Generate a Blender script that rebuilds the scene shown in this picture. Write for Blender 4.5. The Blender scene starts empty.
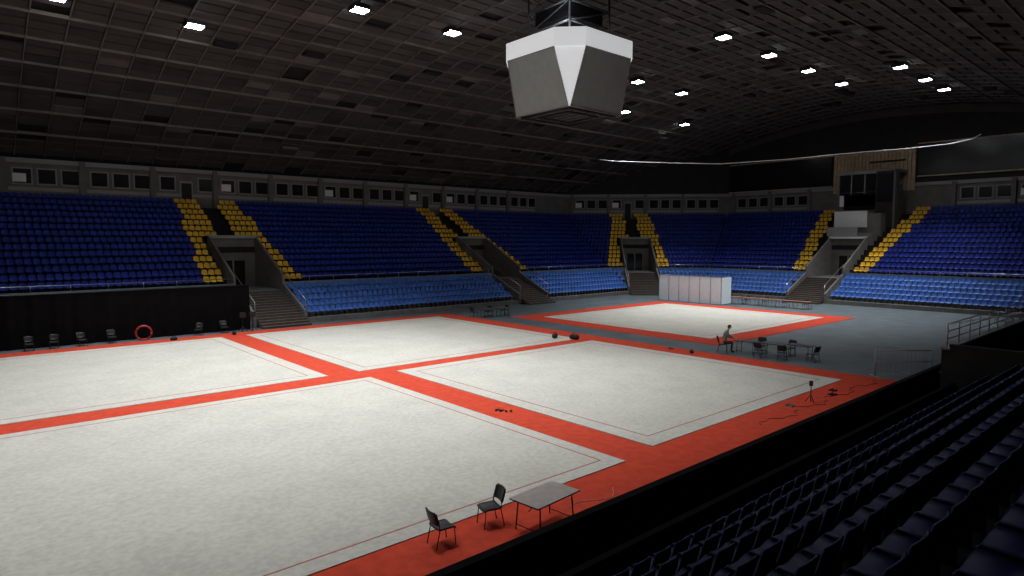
import bpy, math, random
from mathutils import Vector, Matrix
random.seed(7)
sc=bpy.context.scene
try:
    sc.view_settings.view_transform='Standard'
    sc.view_settings.look='None'
except Exception: pass

# ------------------------------------------------------------ materials
def mat(name,col,rough=.7,metal=0,noise=0,nscale=5,col2=None,emit=None,estr=0,bump=0,bscale=50,spec=.5,detail=4):
    m=bpy.data.materials.new(name);m.use_nodes=True
    nt=m.node_tree;b=nt.nodes['Principled BSDF']
    b.inputs['Base Color'].default_value=(*col,1)
    b.inputs['Roughness'].default_value=rough
    b.inputs['Metallic'].default_value=metal
    b.inputs['Specular IOR Level'].default_value=spec
    if emit:
        b.inputs['Emission Color'].default_value=(*emit,1);b.inputs['Emission Strength'].default_value=estr
    tc=nt.nodes.new('ShaderNodeTexCoord')
    if noise or col2:
        n=nt.nodes.new('ShaderNodeTexNoise');n.inputs['Scale'].default_value=nscale;n.inputs['Detail'].default_value=detail
        nt.links.new(tc.outputs['Object'],n.inputs['Vector'])
        r=nt.nodes.new('ShaderNodeValToRGB')
        c2=col2 or tuple(c*(1-noise) for c in col)
        r.color_ramp.elements[0].position=.35;r.color_ramp.elements[1].position=.65
        r.color_ramp.elements[0].color=(*c2,1);r.color_ramp.elements[1].color=(*col,1)
        nt.links.new(n.outputs['Fac'],r.inputs['Fac']);nt.links.new(r.outputs['Color'],b.inputs['Base Color'])
    if bump:
        n2=nt.nodes.new('ShaderNodeTexNoise');n2.inputs['Scale'].default_value=bscale
        nt.links.new(tc.outputs['Object'],n2.inputs['Vector'])
        bp=nt.nodes.new('ShaderNodeBump');bp.inputs['Strength'].default_value=bump;bp.inputs['Distance'].default_value=.02
        nt.links.new(n2.outputs['Fac'],bp.inputs['Height']);nt.links.new(bp.outputs['Normal'],b.inputs['Normal'])
    return m
M={}
M['floor']=mat('hall_floor_grey',(.100,.126,.138),.55,noise=.3,nscale=.7,spec=.3)
def mat_cream():
    m=mat('mat_cream',(.58,.565,.51),.95,bump=.3,bscale=30,spec=.1);nt=m.node_tree;b=nt.nodes['Principled BSDF']
    tc=nt.nodes.new('ShaderNodeTexCoord')
    def ns(sc_,d):
        n=nt.nodes.new('ShaderNodeTexNoise');n.inputs['Scale'].default_value=sc_;n.inputs['Detail'].default_value=d
        nt.links.new(tc.outputs['Object'],n.inputs['Vector']);return n
    a=ns(.55,3);c=ns(7,8);mx=nt.nodes.new('ShaderNodeMath');mx.operation='MULTIPLY_ADD'
    mx.inputs[1].default_value=.35
    nt.links.new(a.outputs['Fac'],mx.inputs[0])
    m2=nt.nodes.new('ShaderNodeMath');m2.operation='MULTIPLY';m2.inputs[1].default_value=.65
    nt.links.new(c.outputs['Fac'],m2.inputs[0]);nt.links.new(m2.outputs[0],mx.inputs[2])
    r=nt.nodes.new('ShaderNodeValToRGB');r.color_ramp.elements[0].position=.36;r.color_ramp.elements[1].position=.62
    r.color_ramp.elements[0].color=(.405,.392,.352,1);r.color_ramp.elements[1].color=(.50,.485,.435,1)
    nt.links.new(mx.outputs[0],r.inputs['Fac']);nt.links.new(r.outputs['Color'],b.inputs['Base Color'])
    return m
M['cream']=mat_cream()
M['red']=mat('carpet_red',(.53,.062,.032),.95,noise=.2,nscale=3,bump=.3,bscale=60,spec=.1)
M['redline']=mat('line_red',(.38,.13,.10),.9,spec=.1)
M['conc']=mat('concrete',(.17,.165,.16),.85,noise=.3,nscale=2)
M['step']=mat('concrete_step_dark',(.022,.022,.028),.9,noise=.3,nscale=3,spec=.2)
M['nstep']=mat('concrete_step_near_shaded',(.010,.010,.013),.9,noise=.3,nscale=3,spec=.2)  # step concrete darkened in colour for the unlit near stand
M['stairs']=mat('stair_brown',(.09,.065,.05),.8,noise=.3,nscale=4)
M['par']=mat('parapet_bluegrey',(.15,.20,.25),.7,noise=.2,nscale=2)
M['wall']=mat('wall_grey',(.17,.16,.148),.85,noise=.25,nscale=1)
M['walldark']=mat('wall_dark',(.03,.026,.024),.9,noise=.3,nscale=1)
M['glass']=mat('dark_glass',(.012,.013,.016),.15,noise=.1)
M['white']=mat('white_paint',(.75,.75,.74),.5,noise=.05,nscale=3)
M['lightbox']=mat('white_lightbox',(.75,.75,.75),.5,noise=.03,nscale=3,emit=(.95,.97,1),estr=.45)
M['panel']=mat('panel_white',(.72,.86,.92),.4,noise=.05,nscale=2)
M['frame']=mat('frame_grey',(.28,.28,.28),.6,noise=.1)
M['black']=mat('black_cloth',(.005,.005,.006),.95,noise=.3,nscale=2,spec=.1)
M['metal']=mat('steel',(.45,.46,.48),.35,metal=.9,noise=.1)
M['galv']=mat('galvanised_tube',(.42,.43,.44),.6,noise=.1)
M['dmetal']=mat('dark_steel',(.03,.03,.035),.45,metal=.5,noise=.1)
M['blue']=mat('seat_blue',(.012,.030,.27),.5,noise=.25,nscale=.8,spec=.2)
M['nblue']=mat('seat_blue_near_shaded',(.009,.017,.115),.5,noise=.25,nscale=.8,spec=.25)  # seat blue with the near stand's shade put into the colour
M['lblue']=mat('seat_light_blue_lit',(.055,.16,.52),.45,noise=.2,nscale=.9,spec=.3)  # lighter blue seats, colour also carries the stronger light on the lower tier
M['yel']=mat('seat_yellow',(.80,.47,.03),.5,noise=.15,nscale=.9,spec=.3)
M['c1']=mat('ceiling_panel_brown',(.072,.064,.059),.8,noise=.2,nscale=1)
M['c2']=mat('ceiling_panel_light',(.15,.135,.125),.8,noise=.25,nscale=1)
M['c3']=mat('ceiling_panel_dark',(.050,.044,.040),.8,noise=.25,nscale=1)
M['crib']=mat('ceiling_rib',(.17,.15,.135),.8,noise=.25,nscale=1)
M['c0']=mat('ceiling_back',(.012,.011,.010),.9,noise=.2,nscale=1)
M['wood']=mat('wood_planks',(.60,.45,.27),.6,noise=.3,nscale=3)
M['lamp']=mat('lamp_glow',(1,1,1),.5,emit=(.93,.97,1),estr=40)
M['screen']=mat('screen_grey',(.38,.41,.385),.45,noise=.1,nscale=2)
M['sbdark']=mat('scoreboard_under',(.05,.05,.05),.7,noise=.2,nscale=3)
M['plastic']=mat('black_plastic',(.012,.012,.014),.5,noise=.2)
M['ttop']=mat('table_top_grey',(.40,.35,.32),.5,noise=.15,nscale=6)
M['tdark']=mat('table_top_dark',(.08,.07,.07),.5,noise=.15,nscale=6)
M['tbrown']=mat('table_top_brown',(.30,.13,.07),.5,noise=.2,nscale=6)
M['bagblack']=mat('bag_black',(.01,.01,.012),.8,noise=.3)
M['skin']=mat('skin',(.50,.30,.21),.6,noise=.1)
M['hair']=mat('hair_dark',(.02,.014,.01),.8,noise=.3,nscale=40)
M['jumper']=mat('jumper_grey',(.22,.24,.20),.9,noise=.2,nscale=10)
M['trouser']=mat('trousers_dark',(.02,.022,.03),.9,noise=.2,nscale=10)
M['shoe']=mat('shoe_black',(.01,.01,.01),.5,noise=.2)
M['redvinyl']=mat('red_vinyl',(.4,.03,.02),.4,noise=.1)
M['ypaint']=mat('yellow_paint',(.7,.45,.03),.7,noise=.3,nscale=6)

# ------------------------------------------------------------ mesh builder
class MB:
    def __init__(s): s.v=[];s.f=[];s.m=[];s.ms=[];s.sm=[]
    def mi(s,k):
        if k not in s.ms: s.ms.append(k)
        return s.ms.index(k)
    def add(s,vs,fs,k,smooth=False):
        o=len(s.v);s.v+= [tuple(v) for v in vs];i=s.mi(k)
        for f in fs: s.f.append([o+a for a in f]);s.m.append(i);s.sm.append(smooth)
    def box(s,x0,x1,y0,y1,z0,z1,k,T=None):
        vs=[(x,y,z) for x in(x0,x1) for y in(y0,y1) for z in(z0,z1)]
        if T: vs=[T(*v) for v in vs]
        s.add(vs,[(0,1,3,2),(4,6,7,5),(0,4,5,1),(2,3,7,6),(0,2,6,4),(1,5,7,3)],k)
    def quad(s,pts,k,T=None):
        if T: pts=[T(*p) for p in pts]
        s.add(pts,[tuple(range(len(pts)))],k)
    def tube(s,pts,r,k,n=8,T=None):
        if T: pts=[T(*p) for p in pts]
        pts=[Vector(p) for p in pts];vs=[];L=len(pts)
        for i,p in enumerate(pts):
            d=(pts[min(i+1,L-1)]-pts[max(i-1,0)]).normalized()
            up=Vector((0,0,1)) if abs(d.z)<.9 else Vector((1,0,0))
            a=d.cross(up).normalized();b=d.cross(a)
            for j in range(n):
                t=2*math.pi*j/n;vs.append(p+a*r*math.cos(t)+b*r*math.sin(t))
        fs=[(i*n+j,i*n+(j+1)%n,(i+1)*n+(j+1)%n,(i+1)*n+j) for i in range(L-1) for j in range(n)]
        fs+=[tuple(range(n))[::-1],tuple((L-1)*n+j for j in range(n))]
        s.add(vs,fs,k,True)
    def shell(s,rows,th,k,T=None):
        nr=len(rows);nc=len(rows[0]);P=[[Vector(p) for p in r] for r in rows];Q=[]
        for i in range(nr):
            q=[]
            for j in range(nc):
                du=P[min(i+1,nr-1)][j]-P[max(i-1,0)][j];dv=P[i][min(j+1,nc-1)]-P[i][max(j-1,0)]
                n=du.cross(dv);n.normalize();q.append(P[i][j]+n*th)
            Q.append(q)
        vs=[p for r in P for p in r]+[p for r in Q for p in r];o=nr*nc
        if T: vs=[T(*v) for v in vs]
        fs=[]
        for i in range(nr-1):
            for j in range(nc-1):
                a=i*nc+j;fs.append((a,a+1,a+nc+1,a+nc));fs.append((o+a,o+a+nc,o+a+nc+1,o+a+1))
        for i in range(nr-1):
            for j in (0,nc-1):
                a=i*nc+j;fs.append((a,a+nc,o+a+nc,o+a))
        for j in range(nc-1):
            for i in (0,nr-1):
                a=i*nc+j;fs.append((a,a+1,o+a+1,o+a))
        s.add(vs,fs,k,True)
    def build(s,name,parent=None,loc=None,rot=0,scale=1):
        me=bpy.data.meshes.new(name);me.from_pydata(s.v,[],s.f)
        for k in s.ms: me.materials.append(M[k])
        me.polygons.foreach_set('material_index',s.m);me.polygons.foreach_set('use_smooth',s.sm);me.update()
        ob=bpy.data.objects.new(name,me);sc.collection.objects.link(ob)
        if loc is not None: ob.location=loc
        ob.rotation_euler[2]=rot;ob.scale=(scale,)*3
        if parent: ob.parent=parent
        return ob
def empty(name,loc=(0,0,0),rot=0):
    e=bpy.data.objects.new(name,None);e.location=loc;e.rotation_euler[2]=rot;sc.collection.objects.link(e);return e

def roof(y): return 22.3-9*((y-30)/36.4)**2

# ------------------------------------------------------------ floor & mats
b=MB();b.box(-25,86,-9,67,-.3,0,'floor');b.build('floor')
b=MB();b.box(-3,32.5,8.9,46.2,0,.02,'red');b.build('red_carpet')
b=MB();b.box(35.2,56.6,20.8,40.4,0,.02,'red');b.build('red_carpet')
def gym_mat(x0,x1,y0,y1,i=.7):
    b=MB();b.box(x0,x1,y0,y1,.02,.045,'cream')
    w=.045;z0,z1=.045,.049
    b.box(x0+i,x1-i,y0+i,y0+i+w,z0,z1,'redline');b.box(x0+i,x1-i,y1-i-w,y1-i,z0,z1,'redline')
    b.box(x0+i,x0+i+w,y0+i+w,y1-i-w,z0,z1,'redline');b.box(x1-i-w,x1-i,y0+i+w,y1-i-w,z0,z1,'redline')
    b.build('gymnastics_mat')
gym_mat(-.2,14.5,11.5,26.75,.5);gym_mat(16.2,30.7,11.8,27.2)
gym_mat(-.25,13.1,28.3,44.5);gym_mat(14.7,30.6,28.3,44.5)
gym_mat(37.2,54.6,22.6,38.4)

# ------------------------------------------------------------ sections
q=math.sqrt(.5)
def TL(s,d,z): return (s,53+d,z)
def TC(s,d,z): return (63+q*s+q*d,53-q*s+q*d,z)
def TE(s,d,z): return (72+d,44-s,z)
k=.4142
SECT={'left':(TL,lambda d:(-14,63+k*d),[18.5,45]),
      'corner':(TC,lambda d:(-k*d,12.73+k*d),[3.9]),
      'end':(TE,lambda d:(-k*d,46),[14.3])}
PD=5.6;PW=2.05
NR=14;RD=.93;RH=.52;Z0=2.8
prof=[(-.20,.40),(-.18,.44),(0,.42),(.14,.42),(.20,.50),(.25,.68),(.28,.84)]
def seat_rows(w=.44):
    rows=[]
    for i,(d,z) in enumerate(prof):
        r=[]
        for j in range(5):
            u=j/2-1;c=.035*u*u
            ww=w/2*(1 if 0<i<6 else .88)
            dd=d-(c if i>3 else 0)*1.2;zz=z+(c if i<=3 else 0)-(.03*u*u if i==6 else 0)
            r.append((u*ww,dd,zz))
        rows.append(r)
    return rows
ROWS=seat_rows()
def add_seat(b,T,s,d,z,k,thick=False):
    if thick:
        b.shell([[ (s+p[0],d+p[1],z+p[2]) for p in r] for r in ROWS],-.025,k,T)
    else:
        vs=[T(s+p[0],d+p[1],z+p[2]) for r in ROWS for p in r]
        fs=[(i*5+j,i*5+j+1,i*5+j+6,i*5+j+5) for i in range(6) for j in range(4)]
        b.add(vs,fs,k,True)
    b.box(s-.03,s+.03,d-.02,d+.1,z,z+.42,'dmetal',T)

seats=MB();lowseats=MB()
for name,(T,R,ports) in SECT.items():
    b=MB()
    for r in range(NR):
        d0=r*RD;d1=d0+RD;z=Z0+r*RH
        lo=R(d0)[0];hi=R(d0)[1];lo1=R(d1)[0];hi1=R(d1)[1]
        cuts=[]
        if d0<PD-.3:
            for c in ports: cuts.append((c-PW,c+PW))
        edges=[(lo,lo1)]
        for c in cuts: edges+=[(c[0],c[0]),(c[1],c[1])]
        edges+=[(hi,hi1)]
        for i in range(0,len(edges),2):
            a,a1=edges[i];e,e1=edges[i+1]
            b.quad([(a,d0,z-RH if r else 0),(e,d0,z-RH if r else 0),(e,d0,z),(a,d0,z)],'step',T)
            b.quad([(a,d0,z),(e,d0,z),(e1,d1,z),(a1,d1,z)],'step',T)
        dm=d0+.5;l,h=R(dm)
        n=int((h-l-.2)/.5);st=(h-l)/n
        for i in range(n):
            s=l+st*(i+.5);kk='blue';ok=True
            for c in ports:
                t=abs(s-c)
                if name=='end':
                    g=2.35+2.3*dm/13;out=g+1.6
                else:
                    g=2.25 if d0<PD else .85;out=4.0-1.3*dm/13
                if t<g: ok=False
                elif t<out: kk='yel'
            if ok: add_seat(seats,T,s,dm,z,kk)
    LR=5
    for r in range(LR):
        d0=-5+.85*r;d1=d0+.85;z=.4+.42*r
        lo,hi=R(d0);lo1,hi1=R(d1)
        edges=[(lo,lo1)]
        for c in ports: edges+=[(c-PW,c-PW),(c+PW,c+PW)]
        edges+=[(hi,hi1)]
        for i in range(0,len(edges),2):
            a,a1=edges[i];e,e1=edges[i+1]
            if e<=a: continue
            b.quad([(a,d0,z-.42 if r else 0),(e,d0,z-.42 if r else 0),(e,d0,z),(a,d0,z)],'conc',T)
            b.quad([(a,d0,z),(e,d0,z),(e1,d1,z),(a1,d1,z)],'conc',T)
        dm=d0+.5;l,h=R(dm);n=int((h-l-.2)/.5);st=(h-l)/n
        for i in range(n):
            s=l+st*(i+.5)
            if name=='left' and s<15.5: continue
            if all(abs(s-c)>PW+.35 for c in ports): add_seat(lowseats,T,s,dm,z,'lblue')
    lo,hi=R(-.6);edges=[lo]
    for c in ports: edges+=[c-PW,c+PW]
    edges+=[hi]
    for i in range(0,len(edges),2):
        a,e=edges[i],edges[i+1]
        b.box(a,e,-.72,-.55,1.8,3.05,'par',T)
        b.box(a,e,-.55,0.02,2.7,2.79,'conc',T)
        b.tube([(a,-.62,3.45),(e,-.62,3.45)],.03,'metal',6,T)
        x=a
        while x<=e: b.tube([(x,-.62,3.05),(x,-.62,3.45)],.025,'metal',6,T);x+=2.2
    for c in ports:
        zt=lambda d:Z0+RH*d/RD
        for sg in(-1,1):
            s0=c+sg*PW;s1=c+sg*(PW-.18)
            pts=[(-.72,1.8),(PD,1.8),(PD,zt(PD)+1.0),(-.72,zt(0)+.8)]
            A=[T(s0,p[0],p[1]) for p in pts];B=[T(s1,p[0],p[1]) for p in pts]
            b.add(A+B,[(0,1,2,3),(7,6,5,4),(0,4,5,1),(1,5,6,2),(2,6,7,3),(3,7,4,0)],'wall')
            pts=[(-5.1,0),(-.6,0),(-.6,3.0),(-5.1,1.0)]
            A=[T(s0,p[0],p[1]) for p in pts];B=[T(s1,p[0],p[1]) for p in pts]
            b.add(A+B,[(0,1,2,3),(7,6,5,4),(0,4,5,1),(1,5,6,2),(2,6,7,3),(3,7,4,0)],'conc')
            b.tube([(c+sg*(PW-.09),-5.1,1.0),(c+sg*(PW-.09),-5.1,1.9),(c+sg*(PW-.09),-.6,3.9)],.03,'metal',6,T)
        b.box(c-PW,c+PW,-.6,PD+.5,2.3,2.42,'conc',T)
        b.box(c-PW,c-1.0,PD,PD+.2,2.4,zt(PD)+1,'wall',T);b.box(c+1.0,c+PW,PD,PD+.2,2.4,zt(PD)+1,'wall',T)
        b.box(c-1.0,c+1.0,PD,PD+.2,4.7,zt(PD)+1,'wall',T)
        b.box(c-1.0,c+1.0,PD+.1,PD+.3,2.4,4.7,'glass',T)
        b.box(c-.05,c+.05,PD+.05,PD+.12,2.4,4.7,'frame',T)
        b.box(c-PW,c+PW,PD-.25,PD,zt(PD)+.75,zt(PD)+1.0,'white' if name=='end' else 'frame',T)
        NS=14
        for i in range(NS):
            d=-6.4+i*.42;z=.17*(i+1)
            b.box(c-PW+.2,c+PW-.2,d,d+.42 if i<NS-1 else -.55,0 if i==0 else z-.34,z,'stairs',T)
            b.box(c-PW+.2,c+PW-.2,d-.015,d+.03,z-.02,z+.01,'conc',T)
    b.build('grandstand_'+name)
    w=MB();D=13.35
    lo,hi=R(D)
    if name=='left':
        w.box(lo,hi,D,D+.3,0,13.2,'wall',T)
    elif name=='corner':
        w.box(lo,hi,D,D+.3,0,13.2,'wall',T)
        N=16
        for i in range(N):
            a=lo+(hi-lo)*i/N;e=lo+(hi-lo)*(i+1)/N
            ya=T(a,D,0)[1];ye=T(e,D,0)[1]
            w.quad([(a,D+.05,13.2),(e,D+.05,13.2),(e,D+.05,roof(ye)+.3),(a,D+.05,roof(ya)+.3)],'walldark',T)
    else:
        w.box(lo,53,D,D+.3,0,13.2,'wall',T)
        hi=52
        N=60;ys=[-9+i*(61)/N for i in range(N+1)]
        for i in range(N):
            a,e=ys[i],ys[i+1]
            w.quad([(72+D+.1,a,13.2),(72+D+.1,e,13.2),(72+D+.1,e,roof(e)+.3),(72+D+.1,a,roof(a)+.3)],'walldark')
        for i in range(N):
            a,e=ys[i],ys[i+1]
            w.quad([(72+D,a,roof(a)-1.0),(72+D,e,roof(e)-1.0),(72+D,e,roof(e)-.1),(72+D,a,roof(a)-.1)],'c1')
    w.box(lo+.1,hi-.1,D-.18,D,12.85,13.25,'frame',T)
    x=lo+1.0
    while x<hi-6:
        w.box(x-.22,x+.22,D-.35,D,9.2,13.2,'wall',T)
        if not(name=='end' and abs(x+2.7-14.3)<6.5):
            door=any(abs(x+3-c)<2.7 for c in ports)
            for i in range(3):
                s=x+.55+i*1.65
                if door and i==1:
                    w.box(s+.1,s+1.2,D-.08,D,9.2,12.1,'frame',T);w.box(s+.2,s+1.1,D-.1,D-.07,9.3,11.9,'walldark',T)
                    continue
                w.box(s,s+1.4,D-.08,D,11.1,12.5,'frame',T)
                w.box(s+.12,s+1.28,D-.1,D-.07,11.22,12.38,'glass',T)
            w.box(x+.3,x+5.1,D-.04,D,10.6,10.9,'frame',T)
            if random.random()<.3: w.box(x+.6,x+1.5,D-.13,D-.1,11.3,12.0,'white',T)
        x+=5.4
    w.build('wall_'+name)
seats.build('stadium_seats_upper_tier');lowseats.build('stadium_seats_lower_tier')

b=MB();b.box(-25,86,-9.3,-9,0,13,'walldark');b.build('wall_right')
b=MB();b.box(-25.3,-25,-9,67,0,22.5,'walldark');b.build('wall_back')

# black curtain along left lower tier
b=MB()
N=260
top=[];bot=[]
for i in range(N+1):
    x=-14+i*30.0/N
    y=47.4+.06*math.sin(x*5)+.03*math.sin(x*11)
    top.append((x,47.4,3.25));bot.append((x,y,0.02))
b.add(top+bot,[(i,i+1,N+2+i,N+1+i) for i in range(N)],'black',True)
b.tube([(-14,47.4,3.25),(16,47.4,3.25)],.04,'dmetal')
for x in range(-13,17,3): b.tube([(x,47.5,0),(x,47.5,3.25)],.04,'dmetal')
b.build('black_curtain')

# ------------------------------------------------------------ end wall: displays, wood, VIP box
b=MB()
b.box(85.15,85.3,35.0,49.2,13.4,17.2,'glass')
for a in [(34.9,49.3,13.3,13.42),(34.9,49.3,17.18,17.3)]: b.box(85.1,85.32,*a,'wood')
b.build('dark_display_board')
b=MB()
b.box(85.15,85.3,4,25.2,14.0,17.7,'glass')
for a in [(3.9,25.3,13.9,14.02),(3.9,25.3,17.68,17.8)]: b.box(85.1,85.32,*a,'wood')
b.build('dark_display_board')
b=MB();y=25.5
while y<34.6:
    b.box(85.12,85.3+0.02*random.random(),y,y+.36,12.4,17.3,'wood');y+=.42
b.box(85.0,85.2,26.5,30.5,15.9,16.1,'walldark')
b.build('wooden_wall_panel')
b=MB();T=TE;c=14.3
def bx(s0,s1,d0,d1,z0,z1,m): b.box(c+s0,c+s1,d0,d1,z0,z1,m,T)
bx(-2.4,2.4,PD+.2,7.6,5,7.3,'wall');bx(-2.5,.8,PD+.1,PD+.35,7.0,8.0,'frame')
bx(-2.4,2.6,7.6,10.2,5.5,9.6,'wall');bx(-2.4,1.2,7.4,7.65,8.0,9.9,'white')
bx(-2.4,1.2,10.0,10.2,10.2,12.0,'glass')
bx(-3.3,3.4,10.2,13.2,7.5,11.6,'wall')
bx(-2.9,1.4,10.0,10.25,10.6,11.9,'white')
bx(-3.1,1.2,10.4,10.5,12.0,14.4,'glass')
for s in (-3.3,-1.8,-.3,1.2): bx(s,s+.12,10.35,10.5,11.9,14.5,'frame')
bx(-3.4,3.5,10.1,13.3,14.4,14.75,'frame')
bx(1.4,3.4,9.2,10.3,8.0,14.5,'walldark');bx(3.35,3.5,9.0,10.3,6.5,14.6,'wall')
bx(1.6,3.2,9.1,9.2,11,14.2,'glass')
b.tube([(c-3.2,9.9,12.2),(c+1.2,9.9,12.2)],.03,'metal',6,T)
b.build('vip_commentary_box')

# ------------------------------------------------------------ ceiling
b=MB();PY=1.0;NY=75;ys=[-9+i*PY for i in range(NY+1)]
for i in range(NY):
    a,e=ys[i],ys[i+1]
    b.quad([(-25,a,roof(a)+.25),(86,a,roof(a)+.25),(86,e,roof(e)+.25),(-25,e,roof(e)+.25)],'c0')
L=2.0
for i in range(NY):
    a,e=ys[i]+.09,ys[i+1]-.09
    za,ze=roof(a),roof(e)
    x=-24
    while x<85:
        x0,x1=x+.09,min(x+L-.09,85.2)
        r=random.random()
        if r>.05:
            m='c1' if r<.80 else('c2' if r<.83 else 'c3')
            off=-.10 if r>.96 else .0
            h=.16
            vs=[(x0,a,za+off),(x1,a,za+off),(x1,e,ze+off),(x0,e,ze+off),(x0,a,za+h),(x1,a,za+h),(x1,e,ze+h),(x0,e,ze+h)]
            b.add(vs,[(0,3,2,1),(0,1,5,4),(1,2,6,5),(2,3,7,6),(3,0,4,7)],m)
        x+=L
for i in range(0,NY,3):   # longitudinal carrier bars
    y=ys[i];z=roof(y);b.box(-25,85.2,y-.05,y+.05,z-.13,z+.1,'crib')
x=-24
while x<85:               # cross bars following the arch
    for i in range(NY):
        y,e=ys[i],ys[i+1];z,z2=roof(y),roof(e)
        vs=[(x-.04,y,z-.07),(x+.04,y,z-.07),(x+.04,e,z2-.07),(x-.04,e,z2-.07),(x-.04,y,z+.1),(x+.04,y,z+.1),(x+.04,e,z2+.1),(x-.04,e,z2+.1)]
        b.add(vs,[(0,3,2,1),(1,2,6,5),(3,0,4,7)],'crib')
    x+=L
for j in range(90):       # hatches / ventilation grilles
    x=-22+L*random.randint(0,52)+.2;i=random.randint(3,NY-4);y=ys[i]+.12;z=roof(y+.4)
    b.box(x,x+1.5,y,y+.76,z-.22,z,random.choice(['c0','c2','c0']))
b.build('ceiling')

# lamps
lamps=[(12.4,45.5),(20.6,38.7),(27.9,38.5),(44.8,26.8),(52,26.8),(59.3,26.8),(66.7,26.8),(49.5,38.5),(56.7,38.5),
 (55.6,45),(67,45),(61.7,20),(68.2,20),(74,20),
 (5,45.5),(6,38.7),(13,38.7),(3,26.8),(11,26.8),(19,26.8),(27,26.8),(0,18),(8,18),(16,18),(24,18)]
for i,(x,y) in enumerate(lamps):
    z=roof(y)-.35
    e=empty('ceiling_floodlight',(x,y,z))
    b=MB()
    b.box(-.5,.5,-.42,.42,.0,.06,'lamp');b.box(-.56,.56,-.48,.48,.06,.3,'dmetal')
    b.box(-.56,-.51,-.48,.48,-.05,.06,'dmetal');b.box(.51,.56,-.48,.48,-.05,.06,'dmetal')
    b.tube([(0,0,.3),(0,0,.5)],.05,'dmetal')
    b.build('fixture_%d'%i,e)
    l=bpy.data.lights.new('spot','SPOT');l.energy=5000 if x>58 else 5300;l.spot_size=math.radians(92);l.spot_blend=1.0
    l.shadow_soft_size=.4;l.color=(.96,.98,1)
    o=bpy.data.objects.new('flood_spot_%d'%i,l);sc.collection.objects.link(o);o.parent=e;o.location=(0,0,-.15)
    ty=8 if y<22 else (0 if y<30 else -5 if y<42 else -10)
    tx=0 if x<58 else 10
    o.rotation_euler=(math.radians(ty),math.radians(tx),0)

# ------------------------------------------------------------ scoreboard
b=MB();cx,cy=30.0,28.8
s=3.42;c=1.3;sb=2.38
def octo(s,c,z): return [(cx-s,cy-s+c,z),(cx-s+c,cy-s,z),(cx+s-c,cy-s,z),(cx+s,cy-s+c,z),(cx+s,cy+s-c,z),(cx+s-c,cy+s,z),(cx-s+c,cy+s,z),(cx-s,cy+s-c,z)]
t=octo(s,c,18.75);m_=octo(s,c,17.7)
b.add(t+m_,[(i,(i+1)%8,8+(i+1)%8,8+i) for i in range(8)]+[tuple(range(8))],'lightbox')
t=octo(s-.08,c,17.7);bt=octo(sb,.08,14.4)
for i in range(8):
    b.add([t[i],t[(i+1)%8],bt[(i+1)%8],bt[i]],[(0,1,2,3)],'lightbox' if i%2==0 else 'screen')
b.add(bt,[tuple(range(8))],'sbdark')
for i in (1,3,5,7):
    A,B,C,D=[Vector(p) for p in (t[i],t[(i+1)%8],bt[(i+1)%8],bt[i])]
    nrm=(B-A).cross(D-A).normalized()
    if nrm.dot(Vector((cx,cy,A.z))-A)>0: nrm=-nrm
    for P,Q in((A,B),(B,C),(C,D),(D,A)): b.tube([P+nrm*.02,Q+nrm*.02],.035,'frame',6)
zz=14.35
for h in(2.1,1.3):
    pts=[(cx-h,cy-h,zz),(cx+h,cy-h,zz),(cx+h,cy+h,zz),(cx-h,cy+h,zz),(cx-h,cy-h,zz)]
    for i in range(4): b.tube([pts[i],pts[i+1]],.08,'dmetal',6)
for i in range(-3,4): b.tube([(cx+i*.65,cy-2.3,zz+.03),(cx+i*.65,cy+2.3,zz+.03)],.03,'dmetal',6)
for (dx,dy) in((-1.8,-1.8),(1.8,-1.8),(1.8,1.8),(-1.8,1.8)):
    b.tube([(cx+dx,cy+dy,18.75),(cx+dx,cy+dy,22.2)],.07,'dmetal')
for z in(19.6,20.8):
    for (p,r_) in(((-1.8,-1.8),(1.8,-1.8)),((1.8,-1.8),(1.8,1.8)),((1.8,1.8),(-1.8,1.8)),((-1.8,1.8),(-1.8,-1.8))):
        b.tube([(cx+p[0],cy+p[1],z),(cx+r_[0],cy+r_[1],z)],.06,'dmetal')
        b.tube([(cx+p[0],cy+p[1],z),(cx+r_[0],cy+r_[1],z+1.2)],.04,'dmetal')
b.box(cx-1.5,cx+1.5,cy-1.5,cy+1.5,20.0,20.9,'black')
b.build('hanging_scoreboard')

# hanging cable
cp=[(54,47,15.4),(55,46,15.2),(59.5,42,15.0),(64,38.2,14.9),(68,32.5,15.2),(71,27.4,15.6),(73,22.6,15.75),(74,19.2,15.95),(74.7,17.6,16.3),(75,17,16.7)]
b=MB();b.tube(cp,.045,'white',6);b.tube([(54,47,15.4),(53.8,47.2,19.8)],.012,'dmetal',6);b.tube([(75,17,16.7),(75.2,16.5,20.6)],.012,'dmetal',6);b.build('hanging_cable')

# ------------------------------------------------------------ near stand
def TN(s,d,z): return (s,7.2-d,z)
b=MB();ns=MB()
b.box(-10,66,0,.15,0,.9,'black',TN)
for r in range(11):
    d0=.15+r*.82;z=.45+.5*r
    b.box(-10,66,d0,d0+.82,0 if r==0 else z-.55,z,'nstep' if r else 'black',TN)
    b.box(27.5,28.7,d0-.01,d0+.08,z-.03,z+.012,'ypaint',TN)
    dm=d0+.45
    sx=-4
    while sx<65:
        if r>0 and not(27.4<=sx<=28.8) and not (28.8<sx and r<4):
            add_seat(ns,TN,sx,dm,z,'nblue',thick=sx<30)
        sx+=.52
b.build('grandstand_near')
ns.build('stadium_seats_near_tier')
b=MB()
b.box(-8,33,8.15,8.25,0,1.1,'black');b.box(-8,33,8.1,8.3,1.1,1.14,'black')
b.build('draped_barrier')
b=MB()
b.box(29.3,52,7.3,7.55,0,2.2,'walldark');b.box(29.3,29.6,4.0,7.3,0,2.4,'walldark')
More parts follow.
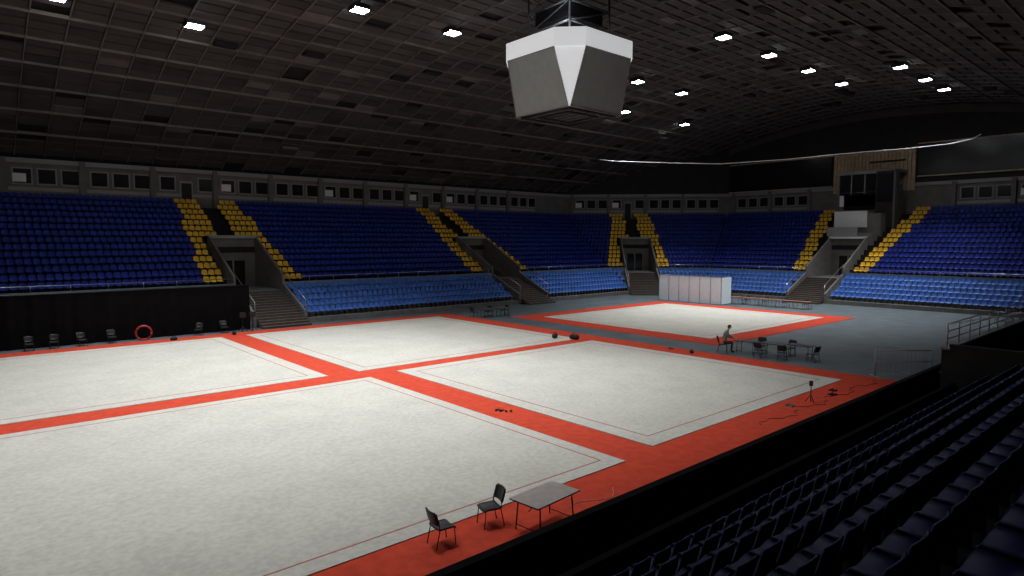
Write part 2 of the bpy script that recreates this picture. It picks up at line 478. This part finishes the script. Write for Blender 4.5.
b.box(29.2,52.1,7.25,7.6,2.2,2.28,'frame')
b.box(29.3,50,7.56,7.62,1.2,1.28,'stairs')
for z in(2.6,2.9,3.2): b.tube([(29.4,7.4,z),(52,7.4,z)],.022,'galv',6)
x=29.4
while x<52.1: b.tube([(x,7.4,2.2),(x,7.4,3.2)],.025,'galv',6);x+=1.6
b.tube([(29.4,7.4,3.2),(29.4,3.0,4.4)],.025,'galv',6)
b.build('parapet_railing')

# ------------------------------------------------------------ furniture
def chair(loc,rot,scale=1):
    e=empty('visitor_chair',loc,rot);e.scale=(scale,)*3
    b=MB()
    for sy in(-.22,.22):
        b.tube([(.24,sy,0),(.20,sy,.43),(-.16,sy,.43)],.013,'dmetal')
        b.tube([(-.27,sy,0),(-.18,sy,.42),(-.20,sy,.60),(-.27,sy,.84)],.013,'dmetal')
        for fx in(.24,-.27): b.tube([(fx,sy,0),(fx,sy,.03)],.02,'plastic')
    b.tube([(.18,-.22,.42),(.18,.22,.42)],.012,'dmetal');b.tube([(-.17,-.22,.42),(-.17,.22,.42)],.012,'dmetal')
    b.build('frame',e)
    b=MB();rows=[]
    for i in range(7):
        x=.25-.46*i/6;rows.append([(x,-.23+.46*j/6,.455-.02*math.sin(math.pi*j/6)+(-.03 if i==0 else 0)+(.015 if i==6 else 0)) for j in range(7)])
    b.shell(rows,.035,'plastic');b.build('seat',e)
    b=MB();rows=[]
    for i in range(7):
        z=.55+.32*i/6;ww=.23*(1-.12*abs(i/3-1)**3)
        rows.append([(-.20-.09*(i/6)-.035*math.sin(math.pi*j/6),-ww+2*ww*j/6,z) for j in range(7)])
    b.shell(rows,.03,'plastic');b.build('backrest',e)
def table(loc,rot,L=1.6,W=.8,top='ttop',h=.74):
    e=empty('folding_table',loc,rot)
    b=MB();b.box(-L/2,L/2,-W/2,W/2,h-.035,h,top)
    b.box(-L/2-.006,L/2+.006,-W/2-.006,W/2+.006,h-.03,h-.008,'dmetal');b.build('table_top',e)
    b=MB()
    for sx in(-1,1):
        x=sx*(L/2-.18)
        for sy in(-1,1):
            b.tube([(x,sy*(W/2-.1),h-.04),(x+sx*.04,sy*(W/2-.06),0)],.016,'dmetal')
        b.tube([(x+sx*.03,-W/2+.08,.12),(x+sx*.03,W/2-.08,.12)],.012,'dmetal')
        b.tube([(x,-W/2+.1,h-.05),(x,W/2-.1,h-.05)],.012,'dmetal')
        b.tube([(x+sx*.01,0,.5),(x-sx*.3,0,h-.05)],.01,'dmetal')
    b.tube([(-L/2+.15,0,h-.06),(L/2-.15,0,h-.06)],.012,'dmetal')
    b.build('leg_frame',e)
zc=.02
chair((7.55,10.9,.02),math.radians(-5),.92);chair((8.92,10.95,.02),math.radians(165),.96)
table((9.8,10.05,zc),math.radians(5),1.45,.85)
for (x,y) in((34.0,18.3),(34.3,16.9),(34.9,15.6)):
    table((x,y,0),math.radians(90),1.3,.7,'tdark')
chair((34.9,17.9,0),math.radians(200));chair((35.2,16.4,0),math.radians(170));chair((33.5,16.0,0),math.radians(20));chair((34.3,14.7,0),math.radians(80));chair((33.4,17.2,0),math.radians(-10))
for (x,y) in((33.6,41.6),(35.0,41.2)): table((x,y,0),0,1.2,.7,'tdark')
for (x,y,r) in((32.9,42.5,0),(34.3,42.3,200),(35.9,42.0,180)): chair((x,y,0),math.radians(r))
for i in range(6): table((60.0,35.6-i*1.75,0),math.radians(90),1.65,.8,'tbrown')
for i in range(5): chair((61.0,35.0-i*2,0),math.radians(180))
table((62.7,12.0,0),math.radians(90),1.4,.7,'tdark');chair((63.6,12.0,0),math.radians(180));chair((62.5,10.8,0),math.radians(90))
b=MB();y0,y1=41.4,33.9;n=6
for i in range(n):
    a=y0+(y1-y0)*i/n;e_=y0+(y1-y0)*(i+1)/n
    b.box(57.55,57.6,e_+.03,a-.03,.08,2.75,'panel')
    b.box(57.53,57.62,a-.05,a,0,2.8,'frame')
b.box(57.53,57.62,y1-.0,y1+.05,0,2.8,'frame');b.box(57.53,57.62,y1,y0,2.75,2.8,'frame')
b.box(57.6,59.4,y1,y1+.05,.08,2.75,'panel');b.box(57.6,59.4,y0-.05,y0,.08,2.75,'panel')
b.build('white_partition_screen')
b=MB();A=(32.7,11.1);B=(34.6,9.3)
for z in(.15,.75,1.3): b.tube([(A[0],A[1],z),(B[0],B[1],z)],.022,'galv')
for P in(A,B):
    b.tube([(P[0],P[1],0),(P[0],P[1],1.33)],.028,'galv');b.tube([(P[0]-.3,P[1]-.3,.03),(P[0]+.3,P[1]+.3,.03)],.025,'galv')
for i in range(1,14):
    t=i/14;x=A[0]+(B[0]-A[0])*t;y=A[1]+(B[1]-A[1])*t;b.tube([(x,y,.15),(x,y,1.3)],.007,'galv',4)
b.build('metal_crowd_barrier')
def bag(loc,rot,s=1,name='sports_bag',m='bagblack'):
    b=MB();rows=12;cols=12;vs=[];fs=[]
    for i in range(rows+1):
        u=-1+2*i/rows
        for j in range(cols):
            t=2*math.pi*j/cols;rr=(1-abs(u)**4)**.5 if abs(u)<1 else 0
            y=math.cos(t);z=math.sin(t)
            sq=1/(abs(y)**4+abs(z)**4)**.25
            vs.append((u*.34,y*sq*.15*rr,.15+z*sq*.15*rr+(.015*math.sin(u*7) if z>0 else 0)))
    for i in range(rows):
        for j in range(cols): fs.append((i*cols+j,i*cols+(j+1)%cols,(i+1)*cols+(j+1)%cols,(i+1)*cols+j))
    b.add(vs,fs,m,True)
    for sy in(-.07,.07): b.tube([(-.15,sy,.29),(-.1,sy,.40),(.1,sy,.40),(.15,sy,.29)],.012,m)
    b.build(name,None,loc,rot,s)
bag((29.6,29.5,.046),.5,1.0);bag((30.2,28.3,.046),1.9,1.05)
for (x,y,s) in((31.6,20.4,.6),(10.4,45.2,.7),(14.2,45.3,.8)): bag((x,y,.02),random.random()*3,s)
def shoes(loc,rot):
    b=MB()
    for sy in(-.09,.09):
        rows=[]
        for i in range(8):
            u=i/7;w=.045*(1-.5*abs(u-.6));h=.09-.045*u
            rows.append([(.28*u-.14,sy+w*math.cos(t)*1.0,max(0,h*math.sin(t))) for t in [math.pi*j/6 for j in range(7)]])
        b.shell(rows,.01,'shoe')
    b.build('trainers',None,loc,rot)
for (x,y) in((15.3,18.2),(15.5,17.9),(24.3,11.2),(27.4,10.9),(28.2,11.2),(31.9,22)): shoes((x,y,.02),random.random()*6)
b=MB();pts=[]
for i in range(60):
    t=i/59;pts.append((10.7+2.0*t,10.3+.2*math.sin(t*7)*(.4+t),.03))
b.tube(pts,.008,'ttop',6);b.build('power_cable')
b=MB();pts=[(21+11*i/79,10.7+.2*math.sin(i*.33)+.1*math.sin(i*1.1),.03) for i in range(80)]
b.tube(pts,.01,'plastic',6);b.build('power_cable')
b=MB();pts=[(math.cos(t)*.75,0,.78+math.sin(t)*.75) for t in [2*math.pi*i/32 for i in range(33)]]
b.tube(pts,.11,'redvinyl',10);b.box(-.45,.45,-.25,.25,0,.06,'dmetal');b.build('red_foam_ring',None,(9.0,46.8,0),-.2,.6)
for (x,y,r) in((3.0,46.6,90),(4.2,46.7,80),(5.6,46.6,100),(7.2,46.7,95),(12.3,46.7,60),(14.0,46.8,90)): chair((x,y,0),math.radians(r-180),.95)
b=MB()
for i in range(2):
    x=i*.7;b.tube([(x,0,0),(x,0,1.2)],.03,'dmetal');b.box(x-.2,x+.2,-.12,.12,1.0,1.35,'plastic');
    for a in range(3): b.tube([(x,0,.35),(x+.35*math.cos(a*2.09),.35*math.sin(a*2.09),0)],.02,'dmetal')
b.build('loudspeaker_stand',None,(15.2,46.6,0))
b=MB();b.tube([(0,0,.0),(0,0,.7)],.02,'dmetal');b.box(-.07,.07,-.05,.05,.65,.85,'plastic')
for a in range(3): b.tube([(0,0,.3),(.2*math.cos(a*2.09),.2*math.sin(a*2.09),0)],.015,'dmetal')
b.build('microphone_stand',None,(25.6,11.0,.02))

# ------------------------------------------------------------ person (seated official)
def skinmesh(verts,edges,radii,name,sub=2):
    me=bpy.data.meshes.new(name+'_sk');me.from_pydata(verts,edges,[]);ob=bpy.data.objects.new(name+'_sk',me);sc.collection.objects.link(ob)
    md=ob.modifiers.new('s','SKIN');md.use_smooth_shade=True
    for i,r in enumerate(radii):
        me.skin_vertices[0].data[i].radius=(r if isinstance(r,tuple) else (r,r))
    me.skin_vertices[0].data[0].use_root=True
    s=ob.modifiers.new('u','SUBSURF');s.levels=sub;s.render_levels=sub
    dg=bpy.context.evaluated_depsgraph_get();ev=ob.evaluated_get(dg);nm=bpy.data.meshes.new_from_object(ev)
    bpy.data.objects.remove(ob);nm.name=name
    for p in nm.polygons: p.use_smooth=True
    return nm
def person(loc,rot,scale):
    e=empty('seated_man',loc,rot);e.scale=(scale,)*3
    V=[(0,0,.52),(.03,0,.72),(.10,0,.95),(.16,0,1.10),(.20,0,1.19),(.235,0,1.27)];Rr=[(.14,.13),(.15,.13),(.17,.14),(.11,.10),(.055,.055),(.05,.05)]
    E=[(0,1),(1,2),(2,3),(3,4),(4,5)]
    for sy in(-1,1):
        n=len(V);V+=[(.13,sy*.20,1.06),(.27,sy*.26,.85),(.47,sy*.15,.80),(.50,sy*.14,.80)];Rr+=[.07,.055,.036,.03]
        E+=[(3,n),(n,n+1),(n+1,n+2),(n+2,n+3)]
        n=len(V);V+=[(.05,sy*.10,.52),(.44,sy*.13,.53),(.40,sy*.13,.12),(.42,sy*.13,.05),(.58,sy*.15,.035)];Rr+=[.10,.072,.048,.042,.036]
        E+=[(0,n),(n,n+1),(n+1,n+2),(n+2,n+3),(n+3,n+4)]
    me=skinmesh(V,E,Rr,'body')
    for kk in('jumper','trouser','skin','shoe'): me.materials.append(M[kk])
    for p in me.polygons:
        c=p.center
        if c.z>1.185: p.material_index=2
        elif c.z<.095: p.material_index=3
        elif c.z<.60 : p.material_index=1
        elif c.x>.475 and c.z>.7: p.material_index=2
        else: p.material_index=0
    o=bpy.data.objects.new('body',me);sc.collection.objects.link(o);o.parent=e
    b=MB();vs=[];n=20;m2=24;hc=Vector((.27,0,1.37))
    for i in range(n+1):
        ph=math.pi*i/n
        for j in range(m2):
            th=2*math.pi*j/m2;x=math.sin(ph)*math.cos(th);y=math.sin(ph)*math.sin(th);z=math.cos(ph)
            px=.095*x;py=.074*y;pz=.118*z
            if z<0: py*=1+.25*z;px*=1+(.12*z if x>0 else .25*z)
            if x>.3:
                if abs(y)<.22 and -.35<z<.12: px+=.022*(1-abs(y)/.22)*(1-abs(z+.14)/.26 if abs(z+.14)<.26 else 0)
                if .15<abs(y)<.55 and -.02<z<.18: px-=.006
                if abs(y)<.4 and -.62<z<-.5: px+=.005
            vs.append(Vector((px,py,pz)))
    fs=[];ks=[]
    R=Matrix.Rotation(math.radians(22),3,'Y')
    tv=[hc+R@v for v in vs]
    for i in range(n):
        for j in range(m2):
            f=(i*m2+j,i*m2+(j+1)%m2,(i+1)*m2+(j+1)%m2,(i+1)*m2+j)
            cc=sum((vs[a] for a in f),Vector())/4
            hair=cc.z>.055 or (cc.x<.0 and cc.z>-.05)
            (ks if hair else fs).append(f)
    b.add(tv,fs,'skin',True)
    hv=[hc+R@(v*1.07) for v in vs];b.add(hv,ks,'hair',True)
    for sy in(-1,1):
        b.shell([[hc+R@Vector((-.01+.018*math.cos(a)*rr,sy*(.072+.012*rr),.0+.03*math.sin(a)*rr)) for a in [2*math.pi*j/8 for j in range(9)]] for rr in(.1,.6,1)],.005,'skin')
        ec=hc+R@Vector((.083,sy*.03,.012))
        b.box(ec.x-.004,ec.x+.004,ec.y-.012,ec.y+.012,ec.z-.005,ec.z+.005,'hair')
    mc=hc+R@Vector((.084,0,-.066));b.box(mc.x-.004,mc.x+.004,-.022,.022,mc.z-.003,mc.z+.003,'redvinyl')
    b.build('head',e)
    for sy in(-1,1):
        V=[(.50,sy*.14,.80),(.545,sy*.135,.79)];E=[(0,1)];Rr=[(.026,.02),(.036,.015)]
        for i,(dy,L) in enumerate(((-.027,.062),(-.009,.075),(.009,.07),(.027,.055))):
            n=len(V);V+=[(.575,sy*.135+dy,.79),(.575+L*.5,sy*.135+dy*1.1,.788),(.575+L,sy*.135+dy*1.15,.772)];Rr+=[.010,.009,.008]
            E+=[(1,n),(n,n+1),(n+1,n+2)]
        n=len(V);V+=[(.535,sy*.135-sy*.04,.785),(.57,sy*.135-sy*.055,.777)];Rr+=[.011,.009];E+=[(1,n),(n,n+1)]
        hm=skinmesh(V,E,Rr,'hand');hm.materials.append(M['skin'])
        o=bpy.data.objects.new('hand_'+('left' if sy>0 else 'right'),hm);sc.collection.objects.link(o);o.parent=e
person((33.5,19.5,0),math.radians(-62),1.08)
chair((33.48,19.55,0),math.radians(-62),1.05)

# ------------------------------------------------------------ world + camera
w=bpy.data.worlds.new('World');sc.world=w;w.use_nodes=True
w.node_tree.nodes['Background'].inputs[0].default_value=(.5,.6,.8,1);w.node_tree.nodes['Background'].inputs[1].default_value=.002
cam=bpy.data.cameras.new('camera');co=bpy.data.objects.new('camera',cam);sc.collection.objects.link(co);sc.camera=co
cam.sensor_width=36;cam.lens=635/1024*36;cam.clip_end=500;cam.clip_start=.05
p=math.radians(4.3);hd=math.radians(48.8)
co.location=(0,0,6.5)
F=Vector((math.cos(hd)*math.cos(p),math.sin(hd)*math.cos(p),-math.sin(p)))
co.rotation_euler=F.to_track_quat('-Z','Y').to_euler()
